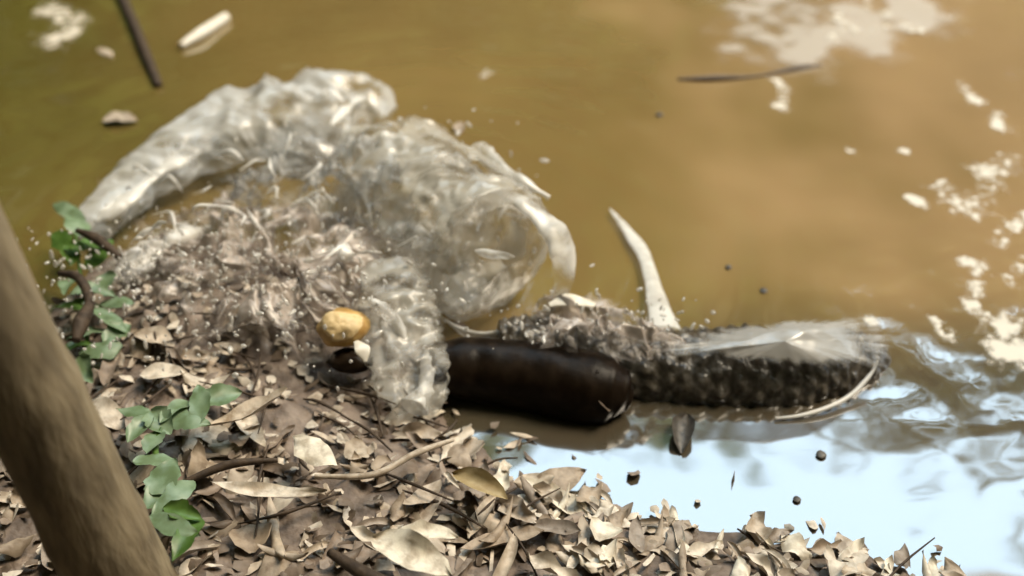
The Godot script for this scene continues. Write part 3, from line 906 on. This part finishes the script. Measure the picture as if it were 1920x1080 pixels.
func make_plants() -> void:
	var a := thing("green_plant", "soft green plant growing between the trunk and the splash", "plant", Vector3.ZERO)
	var spots := [Vector3(-0.508, 0.060, -1.091), Vector3(-0.489, 0.060, -1.064), Vector3(-0.491, 0.070, -1.019), Vector3(-0.460, 0.075, -1.007), Vector3(-0.442, 0.070, -1.000), Vector3(-0.478, 0.065, -1.002), Vector3(-0.465, 0.060, -0.956), Vector3(-0.433, 0.065, -0.936), Vector3(-0.409, 0.060, -0.925), Vector3(-0.444, 0.060, -0.920), Vector3(-0.404, 0.065, -0.889), Vector3(-0.423, 0.060, -0.878), Vector3(-0.393, 0.060, -0.874), Vector3(-0.429, 0.060, -0.854), Vector3(-0.404, 0.060, -0.850), Vector3(-0.410, 0.060, -0.822), Vector3(-0.426, 0.060, -0.956)]
	for k in spots.size():
		small_leaf(spots[k], rng.randf_range(0.032, 0.055), rng.randf_range(0.018, 0.03), rng.randf() * TAU, rng.randf_range(-0.5, 0.5), M.green if k in [2, 3, 4, 5, 9, 13] else M.sage, a, 500 + k)
	obj("stem", tube(smooth_path([Vector3(-0.469, 0.085, -1.016), Vector3(-0.439, 0.088, -0.994), Vector3(-0.413, 0.080, -0.974)], 14), [0.003, 0.006, 0.004], 8), M.twig, a)
	obj("stem", tube(smooth_path([Vector3(-0.465, 0.085, -0.940), Vector3(-0.440, 0.090, -0.926), Vector3(-0.417, 0.090, -0.887), Vector3(-0.416, 0.090, -0.854), Vector3(-0.416, 0.085, -0.833)], 20), [0.003, 0.005, 0.005, 0.008, 0.004], 8), M.twig, a)
	obj("stem", tube(smooth_path([Vector3(-0.426, 0.020, -0.867), Vector3(-0.434, 0.055, -0.901), Vector3(-0.463, 0.060, -0.984), Vector3(-0.496, 0.055, -1.071)], 20), [0.003, 0.0025, 0.002, 0.0015], 7), M.green, a)
	var b := thing("green_plant", "sage green plant spreading over the leaf litter below the splash", "plant", Vector3.ZERO)
	var low := [Vector3(-0.262, 0.085, -0.755), Vector3(-0.278, 0.088, -0.745), Vector3(-0.299, 0.085, -0.741), Vector3(-0.287, 0.085, -0.728), Vector3(-0.310, 0.085, -0.725), Vector3(-0.324, 0.085, -0.718), Vector3(-0.309, 0.085, -0.702), Vector3(-0.336, 0.080, -0.743), Vector3(-0.303, 0.085, -0.680), Vector3(-0.288, 0.090, -0.657), Vector3(-0.276, 0.090, -0.636), Vector3(-0.265, 0.090, -0.617), Vector3(-0.269, 0.090, -0.603), Vector3(-0.256, 0.088, -0.594), Vector3(-0.289, 0.085, -0.638)]
	for k in low.size():
		small_leaf(low[k], rng.randf_range(0.032, 0.052), rng.randf_range(0.018, 0.03), rng.randf() * TAU, rng.randf_range(-0.35, 0.35), M.green if k in [11, 13] else M.sage, b, 540 + k)
	obj("stem", tube(smooth_path([Vector3(-0.263, 0.075, -0.602), Vector3(-0.283, 0.080, -0.648), Vector3(-0.308, 0.080, -0.697), Vector3(-0.300, 0.080, -0.740), Vector3(-0.266, 0.080, -0.758)], 24), [0.0025, 0.003, 0.003, 0.002], 7), M.green, b)

# ---------------------------------------------------------------- leaf litter
func make_litter() -> void:
	var shapes := []
	for k in 16:
		shapes.append(leaf_mesh(rng.randf_range(0.04, 0.085), rng.randf_range(0.016, 0.036), rng.randf_range(-1.9, 1.9), rng.randf_range(-1.8, 1.8), rng.randf_range(0.03, 0.22), 100 + k))
	var litter := Node3D.new()
	litter.name = "leaf_litter"
	litter.set_meta("kind", "structure")
	litter.set_meta("label", "dry brown and bleached leaves covering the bank")
	add_child(litter)
	var placed := 0
	var tries := 0
	while placed < 290 and tries < 5000:
		tries += 1
		var q := Vector2(rng.randf_range(-0.5, 0.5), rng.randf_range(-0.98, -0.6))
		var d := shore_distance(q)
		if d < -0.002:
			continue
		var bare := (q - Vector2(-0.178, -0.832)).length()
		if bare < 0.09 and rng.randf() < 0.8:
			continue
		if pow((q.x + 0.27) / 0.17, 2.0) + pow((q.y + 0.95) / 0.085, 2.0) < 1.0 and rng.randf() < 0.96:
			continue
		if q.x < 0.02 and rng.randf() < 0.6:
			continue
		var o := MeshInstance3D.new()
		o.name = "dry_leaf"
		o.mesh = shapes[rng.randi() % 16]
		var pale := q.x > 0.0 or d < 0.05  # bleached leaves, partly open light put into paler tones
		var tone: int = [0, 3, 7, 5, 7, 1, 3, 6][rng.randi() % 8] if pale else [0, 1, 2, 5, 6, 4, 3, 1][rng.randi() % 8]
		o.material_override = M.leaf[tone]
		litter.add_child(o, true)
		var s := rng.randf_range(0.4, 1.0) * (0.85 if q.x > 0.05 else 1.0)
		lay(o, q.x, q.y, rng.randf_range(0.003, 0.014), rng.randf() * TAU, Vector2(rng.randf_range(-0.32, 0.32), rng.randf_range(-0.22, 0.22)))
		o.basis = o.basis * Basis().scaled(Vector3.ONE * s)
		placed += 1
	# the smaller bits between and the leaves beyond the frame, joined
	for part in 4:
		var st := SurfaceTool.new()
		st.begin(Mesh.PRIMITIVE_TRIANGLES)
		for k in 800:
			var q := Vector2(rng.randf_range(-0.6, 0.6), rng.randf_range(-1.02, -0.56))
			var d := shore_distance(q)
			var wet := 0.05 if q.x > -0.06 and q.x < 0.2 else 0.03
			if d < -wet or (d < 0.0 and rng.randf() < 0.75):
				continue
			var fl := flake(rng.randf_range(0.006, 0.028), rng.randf_range(0.004, 0.014), part * 1000 + k)
			var b := Basis(Vector3.UP, rng.randf() * TAU) * Basis.from_euler(Vector3(rng.randf_range(-0.6, 0.6), 0, rng.randf_range(-0.6, 0.6)))
			st.append_from(fl, 0, Transform3D(b, Vector3(q.x, maxf(ground_y(q.x, q.y), 0.0) + rng.randf_range(0.001, 0.007), q.y)))
		var o := obj("leaf_crumbs", st.commit(), M.leaf[[0, 2, 4, 3][part]], litter)
		o.set_meta("kind", "stuff")
	var st2 := SurfaceTool.new()
	st2.begin(Mesh.PRIMITIVE_TRIANGLES)
	for k in 900:
		var q := Vector2(rng.randf_range(-2.0, 2.0), rng.randf_range(-1.0, 1.0))
		if absf(q.x) < 0.5 and q.y < -0.6 or shore_distance(q) < 0.0:
			continue
		var b := Basis(Vector3.UP, rng.randf() * TAU) * Basis.from_euler(Vector3(rng.randf_range(-0.4, 0.4), 0, rng.randf_range(-0.4, 0.4)))
		st2.append_from(shapes[k % 16], 0, Transform3D(b, Vector3(q.x, ground_y(q.x, q.y) + 0.006, q.y)))
	obj("outer_leaves", st2.commit(), M.leaf[1], litter).set_meta("kind", "stuff")
	var stems := []
	for k in 90:
		var q := Vector2(rng.randf_range(-0.45, 0.45), rng.randf_range(-0.9, -0.58))
		if shore_distance(q) < 0.01:
			continue
		var a := rng.randf() * TAU
		var way := Vector3(cos(a), 0, sin(a)) * rng.randf_range(0.012, 0.05)
		var c := Vector3(q.x, ground_y(q.x, q.y) + rng.randf_range(0.008, 0.02), q.y)
		stems.append(tube(smooth_path([c - way, c + Vector3(rng.randfn(), 0.5, rng.randfn()) * 0.004, c + way + Vector3(0, rng.randf_range(-0.006, 0.01), 0)], 7), [0.0008, rng.randf_range(0.001, 0.0022), 0.0006], 6))
	obj("leaf_stems", merged(stems), M.twig, litter).set_meta("kind", "stuff")
	# the leaves one can name
	single("dry_leaf", leaf_mesh(0.075, 0.034, 0.8, 0.8, 0.14, 301), M.leaf[7], "broad pale cream leaf at the bottom of the photo", "leaf").transform = Transform3D(Basis(Vector3.UP, -0.5) * Basis.from_euler(Vector3(0.25, 0, -0.1)), Vector3(-0.079, 0.085, -0.580))
	single("dry_leaf", leaf_mesh(0.062, 0.028, 0.9, 1.2, 0.06, 302), M.leaf_ochre, "yellow brown curled leaf in the middle of the litter", "leaf").transform = Transform3D(Basis(Vector3.UP, -0.6) * Basis.from_euler(Vector3(0.2, 0, 0.1)), Vector3(-0.030, 0.060, -0.676))
	single("dry_leaf", leaf_mesh(0.1, 0.018, -0.6, 0.8, 0.2, 303), M.leaf[3], "long wavy pale leaf edge left of centre in the litter", "leaf").transform = Transform3D(Basis(Vector3.UP, -0.1), Vector3(-0.202, 0.075, -0.650))
	single("dry_leaf", leaf_mesh(0.055, 0.03, 0.6, -0.5, 0.1, 304), M.leaf[7], "bright cream leaf below the muddy bare patch", "leaf").transform = Transform3D(Basis(Vector3.UP, -0.7) * Basis.from_euler(Vector3(0.1, 0, 0)), Vector3(-0.174, 0.075, -0.702))
	single("dry_leaf", leaf_mesh(0.08, 0.03, -0.9, 0.9, 0.06, 305), M.leaf[0], "curled grey tan leaf beside the sage green leaves", "leaf").transform = Transform3D(Basis(Vector3.UP, 0.4) * Basis.from_euler(Vector3(-0.3, 0, 0.2)), Vector3(-0.235, 0.075, -0.745))
	single("dry_leaf", leaf_mesh(0.045, 0.024, 0.5, 0.5, 0.05, 306), M.leaf[3], "small cream leaf on the mud between splash and green leaves", "leaf").transform = Transform3D(Basis(Vector3.UP, 0.1), Vector3(-0.334, 0.060, -0.816))
	single("dry_leaf", leaf_mesh(0.05, 0.026, 0.7, 0.5, 0.08, 307), M.leaf[0], "tan leaf at the lower left edge of the splash", "leaf").transform = Transform3D(Basis(Vector3.UP, -0.4), Vector3(-0.355, 0.060, -0.870))
	single("dry_leaf", leaf_mesh(0.06, 0.024, 0.4, 0.9, 0.1, 308), M.leaf[7], "pale folded leaf above the broad cream leaf at the bottom", "leaf").transform = Transform3D(Basis(Vector3.UP, 0.05), Vector3(-0.073, 0.075, -0.607))
	single("twig", tube(smooth_path([Vector3(-0.276, 0.075, -0.662), Vector3(-0.240, 0.080, -0.678), Vector3(-0.200, 0.080, -0.683)], 16), [0.003, 0.004, 0.002], 7), M.twig, "thin dark twig bent through the litter", "twig")
	single("twig", tube(smooth_path([Vector3(-0.167, 0.075, -0.669), Vector3(-0.118, 0.075, -0.671), Vector3(-0.083, 0.075, -0.696), Vector3(-0.052, 0.070, -0.717)], 20), [0.002, 0.003, 0.003, 0.002], 7), M.leaf[0], "thin pale twig lying across the middle of the litter", "twig")
	single("twig", tube(smooth_path([Vector3(-0.143, 0.080, -0.584), Vector3(-0.114, 0.085, -0.560), Vector3(-0.080, 0.090, -0.539)], 14), [0.004, 0.006, 0.005], 7), M.twig, "short dark twig at the bottom of the photo beside the cream leaf", "twig")

# ---------------------------------------------------------------- on the water
func make_floating() -> void:
	single("stick", tube(smooth_path([Vector3(-0.700, 0.008, -1.917), Vector3(-0.621, 0.008, -1.743), Vector3(-0.570, 0.008, -1.627), Vector3(-0.513, 0.004, -1.497)], 24), [0.009, 0.008, 0.0075, 0.0065], 10), M.twig, "dark straight stick floating in the upper left water", "stick")
	single("stick", tube(smooth_path([Vector3(-0.509, 0.006, -1.620), Vector3(-0.484, 0.008, -1.664), Vector3(-0.459, 0.006, -1.723)], 14), [0.005, 0.009, 0.008], 10), M.cream, "short pale stick floating right of the dark stick", "stick")
	single("stick", tube(smooth_path([Vector3(0.243, 0.002, -1.520), Vector3(0.297, 0.004, -1.520), Vector3(0.362, 0.002, -1.530), Vector3(0.430, 0.003, -1.555), Vector3(0.464, 0.002, -1.564)], 24), [0.002, 0.0045, 0.002, 0.0045, 0.0015], 8), M.leaf[4], "thin dark waterlogged twig below the large raft of painted sky glints", "stick")
	single("floating_leaf", leaf_mesh(0.05, 0.03, 0.4, 0.6, 0.05, 401), M.leaf[5], "tan curled leaf floating above the arc of the splash", "leaf", Vector3(-0.542, 0.006, -1.397))
	single("floating_leaf", leaf_mesh(0.045, 0.02, 0.4, -0.9, 0.05, 402), M.leaf[0], "small tan leaf floating left of the pale stick", "leaf", Vector3(-0.619, 0.005, -1.606)).rotation.y = -0.8
	single("floating_leaf", leaf_mesh(0.055, 0.034, 0.5, 1.5, 0.04, 403), M.dark_leaf, "dark curled leaf floating on the sky reflection below the bumpy reptile", "leaf").transform = Transform3D(Basis(Vector3.UP, 1.35), Vector3(0.165, 0.006, -0.793))
	single("floating_leaf", leaf_mesh(0.03, 0.018, 0.4, 0.6, 0.05, 404), M.leaf[1], "small tan leaf floating behind the splash", "leaf", Vector3(-0.072, 0.004, -1.377)).rotation.y = 1.4
	for s in [[Vector3(0.206, 0.002, -1.415), 0.008, "black speck floating in the open water"], [Vector3(0.250, 0.002, -1.061), 0.006, "small dark speck between the water streak and ochre water"], [Vector3(0.283, 0.002, -1.017), 0.007, "dark speck floating just behind the bumpy reptile"], [Vector3(0.260, 0.002, -0.708), 0.006, "grey speck on the bright sky reflection"], [Vector3(0.294, 0.002, -0.764), 0.008, "grey speck near the reptile's right end on the sky reflection"]]:
		single("speck", stone_mesh(Vector3(s[1], s[1] * 0.3, s[1]) * 0.75, 4.0), M.dark_leaf, s[2], "speck", s[0])
	# sky glints on the water, built as pale patches
	var raft := thing("glint_raft", "large pale raft shaped as sky glints at the top of the photo", "foam", Vector3.ZERO)
	obj("dim_glint", glint_sheet([Vector3(0.377, 0.000, -1.616), Vector3(0.384, 0.000, -1.760), Vector3(0.446, 0.000, -1.867), Vector3(0.480, 0.000, -1.681), Vector3(0.439, 0.000, -1.598), Vector3(0.558, 0.000, -1.760), Vector3(0.559, 0.000, -1.625), Vector3(0.642, 0.000, -1.781), Vector3(0.660, 0.000, -1.720), Vector3(0.625, 0.000, -1.890)], 0.055, 520, 0.018, 3), M.dim_glint, raft)
	obj("glint_sheet", glint_sheet([Vector3(0.383, 0.000, -1.781), Vector3(0.371, 0.000, -1.681), Vector3(0.356, 0.000, -1.616), Vector3(0.396, 0.000, -1.586), Vector3(0.464, 0.000, -1.563), Vector3(0.504, 0.000, -1.653), Vector3(0.523, 0.000, -1.740), Vector3(0.539, 0.000, -1.681), Vector3(0.592, 0.000, -1.691), Vector3(0.644, 0.000, -1.677), Vector3(0.605, 0.000, -1.740), Vector3(0.583, 0.000, -1.791), Vector3(0.483, 0.000, -1.823)], 0.02, 420, 0.006, 1), M.foam, raft, Vector3(0, 0.003, 0))
	for s in [  # sky glints shaped as foam; the label texts also seed each mesh
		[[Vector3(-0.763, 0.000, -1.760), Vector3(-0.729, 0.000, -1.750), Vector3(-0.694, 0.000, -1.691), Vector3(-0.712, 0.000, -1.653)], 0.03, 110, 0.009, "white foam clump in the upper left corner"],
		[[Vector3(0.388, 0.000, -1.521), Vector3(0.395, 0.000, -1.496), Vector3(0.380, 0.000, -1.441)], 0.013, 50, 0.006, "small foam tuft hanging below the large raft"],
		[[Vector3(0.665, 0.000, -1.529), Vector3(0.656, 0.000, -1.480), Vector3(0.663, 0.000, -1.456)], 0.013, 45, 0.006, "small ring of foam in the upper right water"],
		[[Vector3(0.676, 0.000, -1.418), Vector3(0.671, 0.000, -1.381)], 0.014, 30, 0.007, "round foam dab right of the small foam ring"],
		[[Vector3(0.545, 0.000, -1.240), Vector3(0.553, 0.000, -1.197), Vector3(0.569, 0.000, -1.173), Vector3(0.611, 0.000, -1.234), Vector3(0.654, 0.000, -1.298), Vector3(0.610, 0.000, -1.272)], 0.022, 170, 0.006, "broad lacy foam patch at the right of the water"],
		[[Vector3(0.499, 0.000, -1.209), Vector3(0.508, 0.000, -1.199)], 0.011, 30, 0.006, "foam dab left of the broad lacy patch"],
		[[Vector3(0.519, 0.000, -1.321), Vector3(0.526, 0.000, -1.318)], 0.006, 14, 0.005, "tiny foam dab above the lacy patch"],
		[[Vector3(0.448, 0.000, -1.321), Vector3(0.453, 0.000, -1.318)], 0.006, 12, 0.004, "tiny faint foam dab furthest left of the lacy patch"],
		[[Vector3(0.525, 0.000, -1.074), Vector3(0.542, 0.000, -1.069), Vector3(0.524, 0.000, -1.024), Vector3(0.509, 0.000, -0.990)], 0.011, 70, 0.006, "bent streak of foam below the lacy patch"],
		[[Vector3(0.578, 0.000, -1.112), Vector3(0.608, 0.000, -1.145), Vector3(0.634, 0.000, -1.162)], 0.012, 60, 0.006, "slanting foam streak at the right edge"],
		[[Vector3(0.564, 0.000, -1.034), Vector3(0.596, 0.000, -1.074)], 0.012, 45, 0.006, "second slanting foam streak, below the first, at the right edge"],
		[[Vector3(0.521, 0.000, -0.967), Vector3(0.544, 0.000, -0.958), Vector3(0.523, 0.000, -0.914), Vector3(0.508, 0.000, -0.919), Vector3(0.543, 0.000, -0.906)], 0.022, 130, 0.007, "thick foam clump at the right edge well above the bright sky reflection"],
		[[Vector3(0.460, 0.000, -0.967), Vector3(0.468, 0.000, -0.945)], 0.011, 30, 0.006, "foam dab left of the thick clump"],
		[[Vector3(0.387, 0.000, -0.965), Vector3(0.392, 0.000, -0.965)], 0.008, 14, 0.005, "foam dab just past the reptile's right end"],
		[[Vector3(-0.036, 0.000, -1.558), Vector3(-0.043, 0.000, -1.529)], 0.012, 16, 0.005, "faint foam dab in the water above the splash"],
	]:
		single("glint_patch", glint_sheet(s[0], s[1] * 1.1, int(s[2] * 2.4), s[3] * 0.72, hash(s[4]) % 1000), M.foam, s[4], "foam", Vector3.ZERO, "sky glints built as pale patches on the water")  # pale patches painting sky glints on the water
